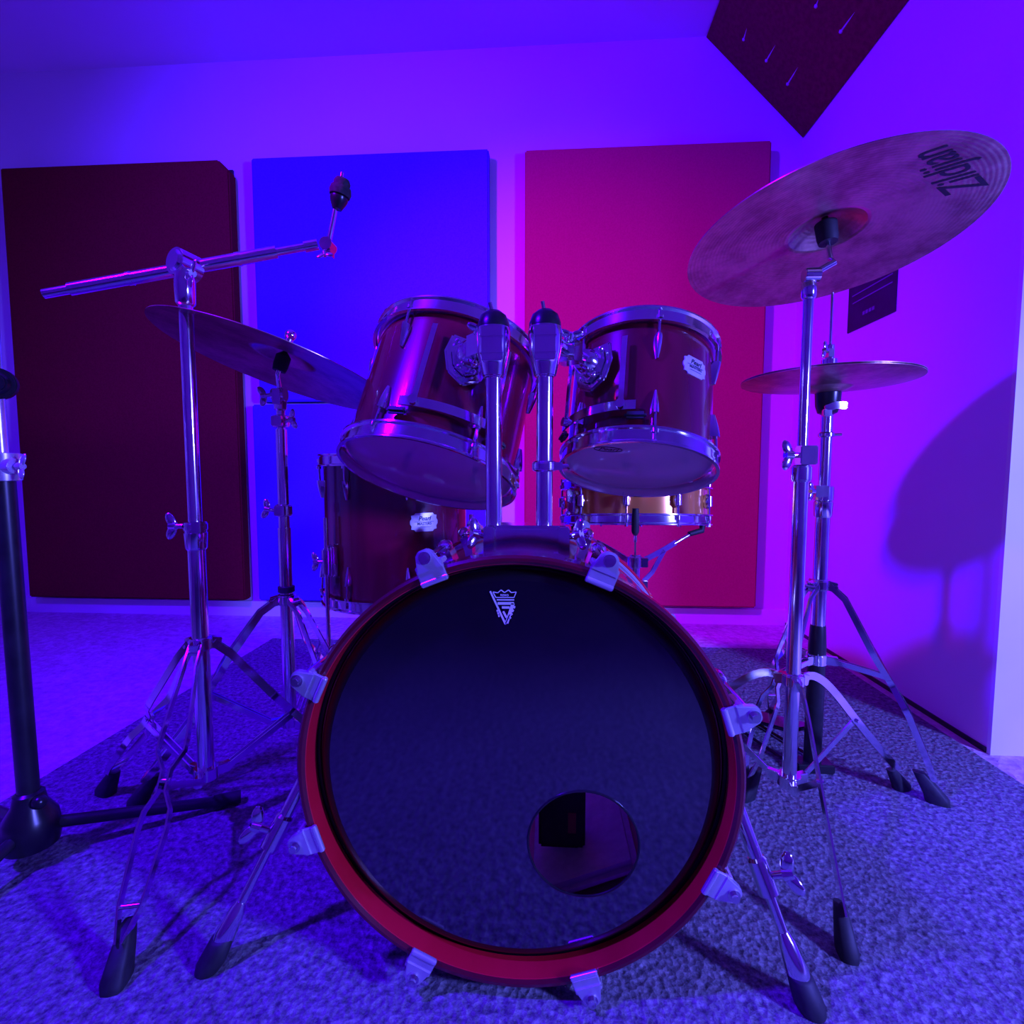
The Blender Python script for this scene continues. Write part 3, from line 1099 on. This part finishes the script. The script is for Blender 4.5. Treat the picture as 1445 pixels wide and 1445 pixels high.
# ================================================================== floor tom
FTX, FTY, FTZ, FTH = -0.378, 1.31, 0.385, 0.36
ft, rsF, _ = drum('floor_tom', 'deep dark red floor tom with scalloped badge standing on legs behind bass drum', (FTX, FTY, FTZ), (0, 0, 1),
                  0.1885, FTH, -112, 8, lug_z=0.062)
badge(ft, -54, rsF, 0.205, 0.066, 0.042, 'Pearl', 'MASTERS')
for ang in (-128, -8, 112):
    M = shell_frame(ang, rsF, 0)
    m = MB()
    m.box((0, 0.008, 0.115), (0.030, 0.016, 0.072), M)
    m.cyl(M @ V((0, 0.021, 0.085)), M @ V((0, 0.021, 0.145)), 0.011, n=16)
    br = m.build('leg_bracket', 'chrome', ft, bevel=0.003)
    m = MB()
    wing(m, M @ V((0, 0.030, 0.115)), M.to_3x3() @ V((0.8, 0.6, 0)), (0, 0, 1), 0.9)
    m.build('wing_bolt', 'chrome', br)
    m = MB()
    o = V((0, 0.021, 0))
    m.tube([M @ V((0, 0.021, 0.215)), M @ V((0, 0.021, -0.10)), M @ V((0, 0.030, -0.16)), M @ V((0, 0.050, -0.25)), M @ V((0, 0.052, -FTZ + 0.03))], 0.0052, 12)
    lg = m.build('leg', 'chrome', ft)
    m = MB()
    b = M @ V((0, 0.052, -FTZ))
    m.lathe([(0.014, 0), (0.016, 0.004), (0.014, 0.030), (0.009, 0.045)], 16, Matrix.Translation(b))
    m.build('rubber_foot', 'black_rubber', lg)

# ================================================================== snare and its stand
SX, SY = 0.233, 1.39
NS = V((0, 0.1, 1)).normalized()
SN0 = V((SX, SY, 0.565))
sn, rsS, _ = drum('snare_drum', 'shallow copper-orange snare drum with round lugs behind the smaller rack tom', SN0, NS, 0.193, 0.115, -105, 10,
                  shellmat='copper_lacquer', double=False, hoop_h=0.026, bottom='coated_head')
M = shell_frame(-150, rsS, 0.0)
m = MB()
m.box((0, 0.010, 0.055), (0.026, 0.018, 0.055), M)
m.box((0, 0.024, 0.070), (0.014, 0.012, 0.034), M)
m.cyl(M @ V((0, 0.022, 0.028)), M @ V((0, 0.034, 0.024)), 0.007, n=14)
m.build('strainer', 'chrome', sn, bevel=0.003)

ss = thing('snare_stand', 'chrome snare stand with black rubber grips cradling the copper snare', 'snare stand', (SX, SY - 0.02, 0))
MB().cyl((0, 0, 0.08), (0, 0, 0.49), 0.0125, n=20).build('tube', 'chrome', ss)
m = MB()
for nm, z_ in (('slider_collar', 0.411), ('basket_hub', 0.471)):
    m = MB()
    m.lathe([(0.0127, z_ - .016), (0.020, z_ - .013), (0.020, z_ + .013), (0.0127, z_ + .016)], 20, closed=True)
    m.box((0.022, -0.012, z_), (0.016, 0.010, 0.024))
    m.build(nm, 'chrome', ss, bevel=0.001)
for a in (-100, 20, 140):
    a = math.radians(a)
    d = polar(a, 1, 0)
    s = V((-d.y, d.x, 0))
    tip = polar(a, 0.196, 0)
    hz = (SN0 + frame(NS).to_3x3() @ V((tip.x, tip.y, 0))).z - 0.006
    m = MB()
    m.strip(smooth([d * 0.016 + V((0, 0, 0.470)), d * 0.075 + V((0, 0, 0.495)), d * 0.120 + V((0, 0, hz - 0.035))], 5), 0.014, 0.004, s)
    m.strip([d * 0.016 + V((0, 0, 0.410)), d * 0.050 + V((0, 0, 0.440)), d * 0.085 + V((0, 0, 0.497))], 0.012, 0.004, s)
    m.tube([d * 0.115 + V((0, 0, hz - 0.038)), d * 0.165 + V((0, 0, hz - 0.014)), d * 0.200 + V((0, 0, hz - 0.008))], 0.0045, 10)
    arm = m.build('basket_arm', 'chrome', ss)
    m = MB()
    m.tube([d * 0.160 + V((0, 0, hz - 0.014)), d * 0.199 + V((0, 0, hz - 0.006)), d * 0.203 + V((0, 0, hz + 0.020)), d * 0.2025 + V((0, 0, hz + 0.045))],
           [0.007, 0.0085, 0.0085, 0.007], 12)
    m.build('rubber_grip', 'black_rubber', arm)
tripod(ss, [math.radians(a) for a in (-90, 30, 150)], 0.27, 0.26, 0.09, 'single', [(.018, .27), (.05, .262), (.13, .17), (.245, .045)])


# ================================================================== cymbals
def cym_z(r, R, rb, bow, bell):
    if r >= rb:
        t = (r - rb) / (R - rb)
        return bow * (1 - t ** 1.35)
    return bow + bell * (1 - (r / rb) ** 2.2)


def cymbal(name, label, c, n_, R, rb, bow, bell, flip=1):
    root = thing(name, label, 'cymbal', c, frame(n_))
    rr = [0.0062] + [rb * t for t in (.25, .45, .65, .8, .92, .98, 1.0)] + [rb + (R - rb) * t for t in (.04, .1, .25, .4, .55, .7, .82, .92, .985, 1.0)]
    top = [(r_, flip * (cym_z(r_, R, rb, bow, bell) + 0.0007)) for r_ in rr]
    bot = [(r_, flip * (cym_z(r_, R, rb, bow, bell) - 0.0007)) for r_ in rr]
    MB().lathe(top + bot[::-1], 120, closed=True).build('disc', 'bronze', root, angle=60)
    return root


CC, NC = V((.5319, 1.0672, 1.1407)), V((-.0749, .1663, .9832)).normalized()
crash = cymbal('crash_cymbal', 'large bronze crash cymbal with black script logo on its underside', CC, NC, 0.254, 0.066, 0.020, 0.027)
# script logo on the underside
q = at_plane(1342, 246, CC + NC * 0.004, NC)
ML = frame(NC).to_3x3().transposed()
q0 = ML @ (q - CC)
e1 = ML @ (at_plane(1304, 210, CC + NC * 0.004, NC) - CC) - ML @ (at_plane(1376, 274, CC + NC * 0.004, NC) - CC)   # reading direction
e1.z = 0
tlen = e1.length
e1.normalize()
e2 = V((e1.y, -e1.x, 0))     # letters' up as read from below
tv, tf = text_geo('Zildjian', 0.040, shear=0.45, bold=0.0001, space=0.95)
wd_ = max(p.x for p in tv) - min(p.x for p in tv)
sc = tlen * 0.90 / wd_
vs_ = []
for p in tv:
    x = q0 + e1 * (p.x * sc) + e2 * (p.y * sc * 1.15)
    r_ = math.hypot(x.x, x.y)
    vs_.append(V((x.x, x.y, cym_z(min(r_, .2535), 0.254, 0.066, 0.020, 0.027) - 0.0013)))
MB().add(vs_, tf).build('script_logo', 'dark_print', crash)

RC, NRC = V((-.5863, 1.1407, .9327)), V((.2675, .1631, .9497)).normalized()
cymbal('ride_cymbal', 'dark bronze ride cymbal tilted beside the larger rack tom', RC, NRC, 0.254, 0.066, 0.024, 0.020)
HC = V((.6291, 1.2398, .9087))
cymbal('hi_hat_cymbal', 'upper bronze hi-hat cymbal of the closed pair', HC + V((0, 0, 0.0015)), (0.0104, 0.0191, .9998), 0.178, 0.05, 0.014, 0.016, 1)
cymbal('hi_hat_cymbal', 'lower bronze hi-hat cymbal turned upside down under the other one', HC - V((0, 0, 0.0015)), (0.0104, 0.0191, .9998), 0.178, 0.05, 0.014, 0.016, -1)

# ================================================================== crash stand
PX, PY = 0.497, 1.060
cs = thing('cymbal_stand', 'chrome single-braced stand under the crash cymbal with the script logo', 'cymbal stand', (PX, PY, 0))
MB().cyl((0, 0, 0.07), (0, 0, 0.715), 0.0135, n=24).build('base_tube', 'chrome', cs)
MB().cyl((0, 0, 0.70), (0, 0, 1.055), 0.0095, n=20).build('upper_tube', 'chrome', cs)
m = MB()
collar(m, 0.700, 0.0185, 0.034)
m.box((0.002, -0.013, 0.735), (0.032, 0.026, 0.036))
cl = m.build('height_clamp', 'chrome', cs, bevel=0.002)
m = MB()
wing(m, (-0.012, -0.014, 0.735), (-1, -0.2, 0), (-0.25, 0, 1), 1.2)
m.build('wing_bolt', 'chrome', cl)
angs = [math.atan2(-.318, -.056), math.atan2(.116, .302), 0]
angs[2] = (angs[0] + angs[1]) / 2 + PI
tripod(cs, angs, 0.288, 0.32, 0.078, 'single', [(.020, .288), (.055, .288), (.105, .252), (.20, .150), (.305, .045)], w_=0.016)
cc_l = CC - V((PX, PY, 0))
axis = NC
m = MB()
m.lathe([(0.0105, 1.030), (0.0135, 1.034), (0.0135, 1.060), (0.010, 1.066)], 20)
m.cyl((-0.012, -0.004, 1.074), (0.016, -0.004, 1.074), 0.0135, n=20)
m.box((0.002, 0, 1.066), (0.014, 0.014, 0.022))
tl = m.build('tilter', 'chrome', cs, bevel=0.001)
hub_top = cc_l + axis * 0.050
elbow = cc_l - axis * 0.036
m = MB()
m.tube([V((0.004, 0, 1.076)), elbow + V((0.006, -0.004, -0.008)), elbow, cc_l + axis * 0.085], [0.0065, 0.006, 0.005, 0.0032], 12)
m.build('tilter_rod', 'chrome', tl)
m = MB()
Ma = frame(axis)
Ma.translation = cc_l
m.lathe([(0.004, -0.004), (0.0165, -0.004), (0.0185, 0.006), (0.0195, 0.034), (0.006, 0.042), (0.004, 0.044)], 24, Ma)
m.build('cup_washer', 'black_rubber', tl)
m = MB()
m.lathe([(0.004, 0.047), (0.018, 0.047), (0.018, 0.060), (0.004, 0.060)], 24, Ma)
m.build('felt_washer', 'felt', tl)
m = MB()
wing(m, cc_l + axis * 0.060, axis, (1, 0, 0), 1.0)
m.build('wing_nut', 'chrome', tl)

# ================================================================== hi-hat stand
HX, HY_ = 0.632, 1.2385
hs = thing('hi_hat_stand', 'chrome double-braced hi-hat stand with black lower tube and pedal', 'hi-hat stand', (HX, HY_, 0))
MB().cyl((0, 0, 0.22), (0, 0, 0.66), 0.0150, n=24).build('base_tube', 'chrome', hs)
MB().cyl((0, 0, 0.64), (0, 0, 0.855), 0.0120, n=24).build('upper_tube', 'chrome', hs)
m = MB()
m.lathe([(0.0160, 0.015), (0.0190, 0.018), (0.0190, 0.30), (0.0165, 0.345), (0.0155, 0.35)], 24)
m.build('lower_sleeve', 'black_paint', hs)
m = MB()
m.cyl((0, 0, 0.03), (0, 0, 1.10), 0.0030, n=10)
m.build('pull_rod', 'chrome', hs)
m = MB()
collar(m, 0.655, 0.020, 0.036)
m.lathe([(0.016, 0.600), (0.0185, 0.604), (0.0195, 0.635), (0.017, 0.638)], 24)
m.box((-0.014, -0.012, 0.660), (0.026, 0.016, 0.026))
wing(m, (-0.020, -0.010, 0.660), (-1, -0.5, 0), (0, 0, 1), 0.9)
m.build('height_clamp', 'chrome', hs, bevel=0.001)
m = MB()
collar(m, 0.787, 0.0165, 0.012)
m.cyl((0.010, -0.006, 0.787), (0.028, -0.010, 0.787), 0.003, n=8)
m.build('memory_collar', 'chrome', hs)
m = MB()
m.lathe([(0.012, 0.832), (0.020, 0.836), (0.025, 0.852), (0.0265, 0.880), (0.020, 0.886), (0.004, 0.887)], 28)
m.build('seat_cup', 'black_plastic', hs)
m = MB()
m.strip([V((-0.016, -0.022, 0.842)), V((0.004, -0.026, 0.850)), V((0.030, -0.022, 0.850))], 0.016, 0.008, (0, 1, 0))
m.box((-0.012, -0.022, 0.834), (0.018, 0.012, 0.016))
m.build('seat_screw', 'chrome', hs, bevel=0.002)
m = MB()
m.lathe([(0.004, 0.944), (0.016, 0.944), (0.016, 0.954), (0.009, 0.955), (0.009, 0.985), (0.004, 0.988)], 20)
m.box((-0.006, -0.010, 0.966), (0.012, 0.018, 0.018))
wing(m, (-0.008, -0.012, 0.968), (-0.8, -0.5, 0.2), (0, 0, 1), 0.8)
m.build('clutch', 'chrome', hs, bevel=0.001)
a0 = math.atan2(1.128 - HY_, .836 - HX)
tripod(hs, [a0, a0 + 2 * PI / 3, a0 + 4 * PI / 3], 0.445, 0.235, 0.27, 'double',
       [(.020, .445), (.040, .435), (.085, .345), (.130, .262), (.185, .160), (.226, .045)], braceat=0.5, foot=1.15, w_=0.012)
# pedal reaching back towards the player
d = V((-0.35, 0.94, 0)).normalized()
s = V((d.y, -d.x, 0))
m = MB()
m.strip([d * 0.030 + V((0, 0, 0.085)), d * 0.28 + V((0, 0, 0.022))], 0.082, 0.010, V((0, 0, 1)).cross(s).cross(s) * -1)
fp = m.build('footboard', 'dark_steel', hs, bevel=0.003)
m = MB()
m.strip([d * 0.28 + V((0, 0, 0.012)), d * 0.36 + V((0, 0, 0.012))], 0.086, 0.016, (0, 0, 1))
for sg in (-1, 1):
    m.tube([s * sg * 0.036 + d * 0.0 + V((0, 0, 0.006)), s * sg * 0.036 + d * 0.30 + V((0, 0, 0.006))], 0.004, 8)
m.build('heel_plate', 'dark_steel', hs, bevel=0.003)
m = MB()
m.box((0, 0, 0.012), (0.085, 0.045, 0.022))
m.build('pedal_frame', 'black_paint', hs, bevel=0.003)

# ================================================================== boom stand without a cymbal
QX, QY = -0.660, 0.945
bs = thing('boom_stand', 'chrome double-braced boom stand carrying no cymbal beside the bass drum', 'cymbal stand', (QX, QY, 0))
MB().cyl((0, 0, 0.105), (0, 0, 0.60), 0.0150, n=24).build('base_tube', 'chrome', bs)
MB().cyl((0, 0, 0.585), (0, 0, 1.045), 0.0118, n=24).build('upper_tube', 'chrome', bs)
m = MB()
collar(m, 0.600, 0.0205, 0.020)
m.lathe([(0.0155, 0.555), (0.0185, 0.560), (0.0200, 0.590), (0.016, 0.592)], 24)
m.box((0.014, -0.012, 0.600), (0.018, 0.018, 0.022))
cl = m.build('height_clamp', 'chrome', bs, bevel=0.0015)
m = MB()
wing(m, (-0.017, -0.010, 0.602), (-1, -0.15, 0), (0.15, 0, 1), 1.05)
m.build('wing_bolt', 'chrome', cl)
aA, aB = math.atan2(.640 - QY, -.588 - QX), math.atan2(1.046 - QY, -.971 - QX)
aC = (aA + aB + 2 * PI) / 2 + PI
tripod(bs, [aA, aB, aC], 0.375, 0.318, 0.118, 'double', [(.020, .375), (.045, .352), (.11, .262), (.20, .150), (.305, .045)], braceat=0.54, foot=1.15)
# boom arm
pl_ = at_y(62, 415, 0.90) - V((QX, QY, 0))
pr_ = at_y(440, 347, 1.02) - V((QX, QY, 0))
dv = (pr_ - pl_)
at_ = lambda t: pl_ + dv * t
m = MB()
m.tube([at_(0.0), at_(0.10)], 0.0085, 16)
m.tube([at_(0.09), at_(0.86)], 0.0115, 18)
m.tube([at_(0.85), at_(1.0)], 0.0075, 16)
for t in (0.295, 0.70):
    m.tube([at_(t), at_(t + .016)], 0.0125, 18)
m.build('boom_arm', 'chrome', bs)
c_ = at_(0.525)
m = MB()
view = V((-0.35, -0.9, 0.1)).normalized()
m.cyl(c_ - view * 0.012, c_ + view * 0.030, 0.0245, n=28)
m.cyl(c_ + view * 0.029, c_ + view * 0.034, 0.0205, 0.017, n=28)
m.lathe([(0.0125, 1.005), (0.0165, 1.010), (0.0175, 1.048), (0.0145, c_.z - .008)], 24)
tl = m.build('boom_tilter', 'chrome', bs, bevel=0.001)
m = MB()
wing(m, c_ + V((0.014, -0.026, -0.020)), (0.7, -0.6, -0.25), (0.2, 0, 1), 1.1)
m.build('wing_bolt', 'chrome', tl)
e = at_(1.0)
tip = at_y(483, 244, 1.03) - V((QX, QY, 0))
j = at_y(463, 347, 1.03) - V((QX, QY, 0))
m = MB()
m.tube([e - dv.normalized() * 0.014, e + dv.normalized() * 0.012], 0.0105, 16)
m.cyl(j + V((0, -0.014, 0)), j + V((0, 0.014, 0)), 0.0125, n=18)
m.box(j + V((0, 0, -0.010)), (0.016, 0.022, 0.022))
wing(m, j + V((-0.004, -0.008, -0.010)), (0.2, -0.5, -1), (1, 0, 0), 0.7)
tt = m.build('end_tilter', 'chrome', bs, bevel=0.001)
m = MB()
m.tube([j, j.lerp(tip, 0.35), tip], [0.0055, 0.0050, 0.0034], 10)
m.build('cymbal_rod', 'chrome', tt)
Mt = frame(tip - j)
Mt.translation = at_y(477, 288, 1.03) - V((QX, QY, 0))
m = MB()
m.lathe([(0.004, -0.010), (0.009, -0.010), (0.014, 0.0), (0.017, 0.007), (0.017, 0.012), (0.004, 0.014)], 24, Mt)
m.build('cup_washer', 'black_plastic', tt)
m = MB()
m.lathe([(0.004, 0.0145), (0.019, 0.0145), (0.021, 0.022), (0.019, 0.031), (0.004, 0.031)], 24, Mt)
m.lathe([(0.004, 0.0325), (0.015, 0.0325), (0.016, 0.040), (0.013, 0.046), (0.004, 0.047)], 24, Mt)
m.build('felt_washer', 'felt', tt)

# ================================================================== ride stand
TX, TY = -0.604, 1.172
rs_ = thing('cymbal_stand', 'chrome double-braced stand holding the tilted ride cymbal behind the boom stand', 'cymbal stand', (TX, TY, 0))
MB().cyl((0, 0, 0.105), (0, 0, 0.575), 0.0145, n=24).build('base_tube', 'chrome', rs_)
MB().cyl((0, 0, 0.56), (0, 0, 0.80), 0.0125, n=24).build('middle_tube', 'chrome', rs_)
MB().cyl((0, 0, 0.79), (0, 0, 0.872), 0.0095, n=20).build('upper_tube', 'chrome', rs_)
zc = at_y(380, 720, TY).z
zd = at_y(384, 595, TY).z
for z_, sg in ((zc, -1), (zd, 1)):
    m = MB()
    collar(m, z_, 0.0195, 0.028)
    m.box((0, -0.016, z_), (0.024, 0.016, 0.022))
    cl = m.build('height_clamp', 'chrome', rs_, bevel=0.0015)
    m = MB()
    wing(m, (sg * 0.016, -0.010, z_), (sg, -0.2, 0.2), (0, 0, 1), 0.95)
    m.build('wing_bolt', 'chrome', cl)
zl = at_y(388, 845, TY).z
m = MB()
m.lathe([(0.015, zl + .016), (0.0185, zl + .018), (0.0185, zl + .030), (0.015, zl + .032)], 24)
m.build('rubber_ring', 'black_rubber', rs_)
aD = math.atan2(1.012 - TY, -.862 - TX)
tripod(rs_, [aD, aD + 2 * PI / 3, aD + 4 * PI / 3], zl, 0.305, 0.115, 'double',
       [(.020, zl), (.045, zl - .012), (.11, zl - .095), (.20, .160), (.292, .045)], braceat=0.54, foot=1.1)
rc = RC - V((TX, TY, 0))
m = MB()
zt = 0.872
m.lathe([(0.0105, zt - .030), (0.014, zt - .026), (0.014, zt - .004), (0.010, zt)], 20)
m.cyl((-0.015, -0.004, zt + .006), (0.015, -0.004, zt + .006), 0.0150, n=20)
m.box((0, -0.010, zt), (0.018, 0.020, 0.034))
wing(m, (-0.016, -0.006, zt + .006), (-1, -0.3, -0.2), (0, 0.2, 1), 1.0)
tl = m.build('tilter', 'chrome', rs_, bevel=0.001)
m = MB()
m.tube([V((0, 0, zt + .006)), rc - NRC * 0.016, rc + NRC * 0.085], [0.006, 0.005, 0.0034], 10)
m.build('tilter_rod', 'chrome', tl)
Mr = frame(NRC)
Mr.translation = rc
m = MB()
m.lathe([(0.004, -0.008), (0.014, -0.008), (0.016, 0.004), (0.016, 0.026), (0.006, 0.036), (0.004, 0.038)], 24, Mr)
m.build('cup_washer', 'black_rubber', tl)
m = MB()
m.lathe([(0.004, 0.047), (0.016, 0.047), (0.016, 0.056), (0.004, 0.056)], 24, Mr)
m.build('felt_washer', 'felt', tl)
m = MB()
m.cyl(rc + NRC * 0.056, rc + NRC * 0.066, 0.009, n=16)
m.ball(rc + NRC * 0.076, 0.013, 18)
m.build('wing_nut', 'chrome', tl)

# ================================================================== black microphone stand
MX_, MY_ = -0.925, 0.845
ms = thing('microphone_stand', 'black tripod microphone stand with a grey clutch at its upright', 'microphone stand', (MX_, MY_, 0))
lean = V((-0.012, 0.0, 0))
P = lambda z_: V((-0.006 * (z_ - .1) / .6, 0, z_))
m = MB()
m.tube([P(0.10), P(0.690)], 0.0165, 20)
m.build('upright', 'black_paint', ms)
m = MB()
m.tube([P(0.68), P(0.98)], 0.0105, 18)
m.build('upper_tube', 'dull_chrome', ms)
m = MB()
Mm = Matrix.Translation(P(0.712))
m.lathe([(0.012, -.026), (0.0255, -.024), (0.0275, .022), (0.013, .024)], 24, Mm)
m.cyl(P(0.712) + V((0.020, -0.006, 0)), P(0.712) + V((0.036, -0.010, 0)), 0.015, 0.013, n=18)
cl = m.build('clutch', 'dull_chrome', ms, bevel=0.001)
m = MB()
wing(m, P(0.712) + V((0.034, -0.010, 0)), (1, -0.3, 0), (0.5, 0, 1), 0.9)
m.build('wing_bolt', 'dull_chrome', cl)
m = MB()
pk = P(0.852) + V((0.004, 0, 0))
kd = V((0.62, -0.78, -0.06)).normalized()
m.cyl(pk - kd * 0.012, pk + kd * 0.014, 0.026, n=28)
m.cyl(pk + kd * 0.013, pk + kd * 0.022, 0.020, 0.014, n=28)
m.build('boom_knob', 'black_plastic', ms, bevel=0.002)
m = MB()
m.lathe([(0.020, 0.028), (0.040, 0.032), (0.044, 0.055), (0.040, 0.085), (0.026, 0.108), (0.0225, 0.128), (0.0175, 0.132)], 28)
m.ball((0.030, -0.010, 0.118), 0.012, 12)
m.build('leg_hub', 'black_plastic', ms)
l0 = math.atan2(1.030 - MY_, -.650 - MX_)
for a in (l0, l0 + 2 * PI / 3, l0 - 2 * PI / 3):
    m = MB()
    m.tube([polar(a, 0.030, 0.062), polar(a, 0.29, 0.016)], 0.0105, 14)
    lg = m.build('leg', 'black_paint', ms)
    m = MB()
    m.tube([polar(a, 0.285, 0.0165), polar(a, 0.335, 0.0135)], [0.0135, 0.0130], 14)
    m.build('rubber_foot', 'black_rubber', lg)

# ================================================================== bass drum pedal behind the batter head
bp = thing('bass_pedal', 'dark bass drum pedal standing behind the batter head', 'pedal', (BX + 0.02, BY + DEPTH + 0.005, 0))
m = MB()
m.strip([V((0, 0.05, 0.075)), V((0, 0.32, 0.02))], 0.075, 0.009, V((0, 0.2, 1)))
m.build('footboard', 'dark_steel', bp, bevel=0.003)
m = MB()
for sx in (-1, 1):
    m.box((sx * 0.045, 0.03, 0.10), (0.012, 0.022, 0.20))
m.box((0, 0.03, 0.010), (0.10, 0.05, 0.018))
m.cyl((-0.05, 0.03, 0.19), (0.05, 0.03, 0.19), 0.006, n=12)
m.build('pedal_frame', 'dark_steel', bp, bevel=0.002)
m = MB()
m.tube([V((0, 0.03, 0.19)), V((0, 0.06, 0.33))], 0.0035, 8)
bt = m.build('beater_rod', 'chrome', bp)
m = MB()
m.cyl((0, 0.035, 0.34), (0, 0.09, 0.33), 0.024, n=20)
m.build('beater', 'felt', bt)
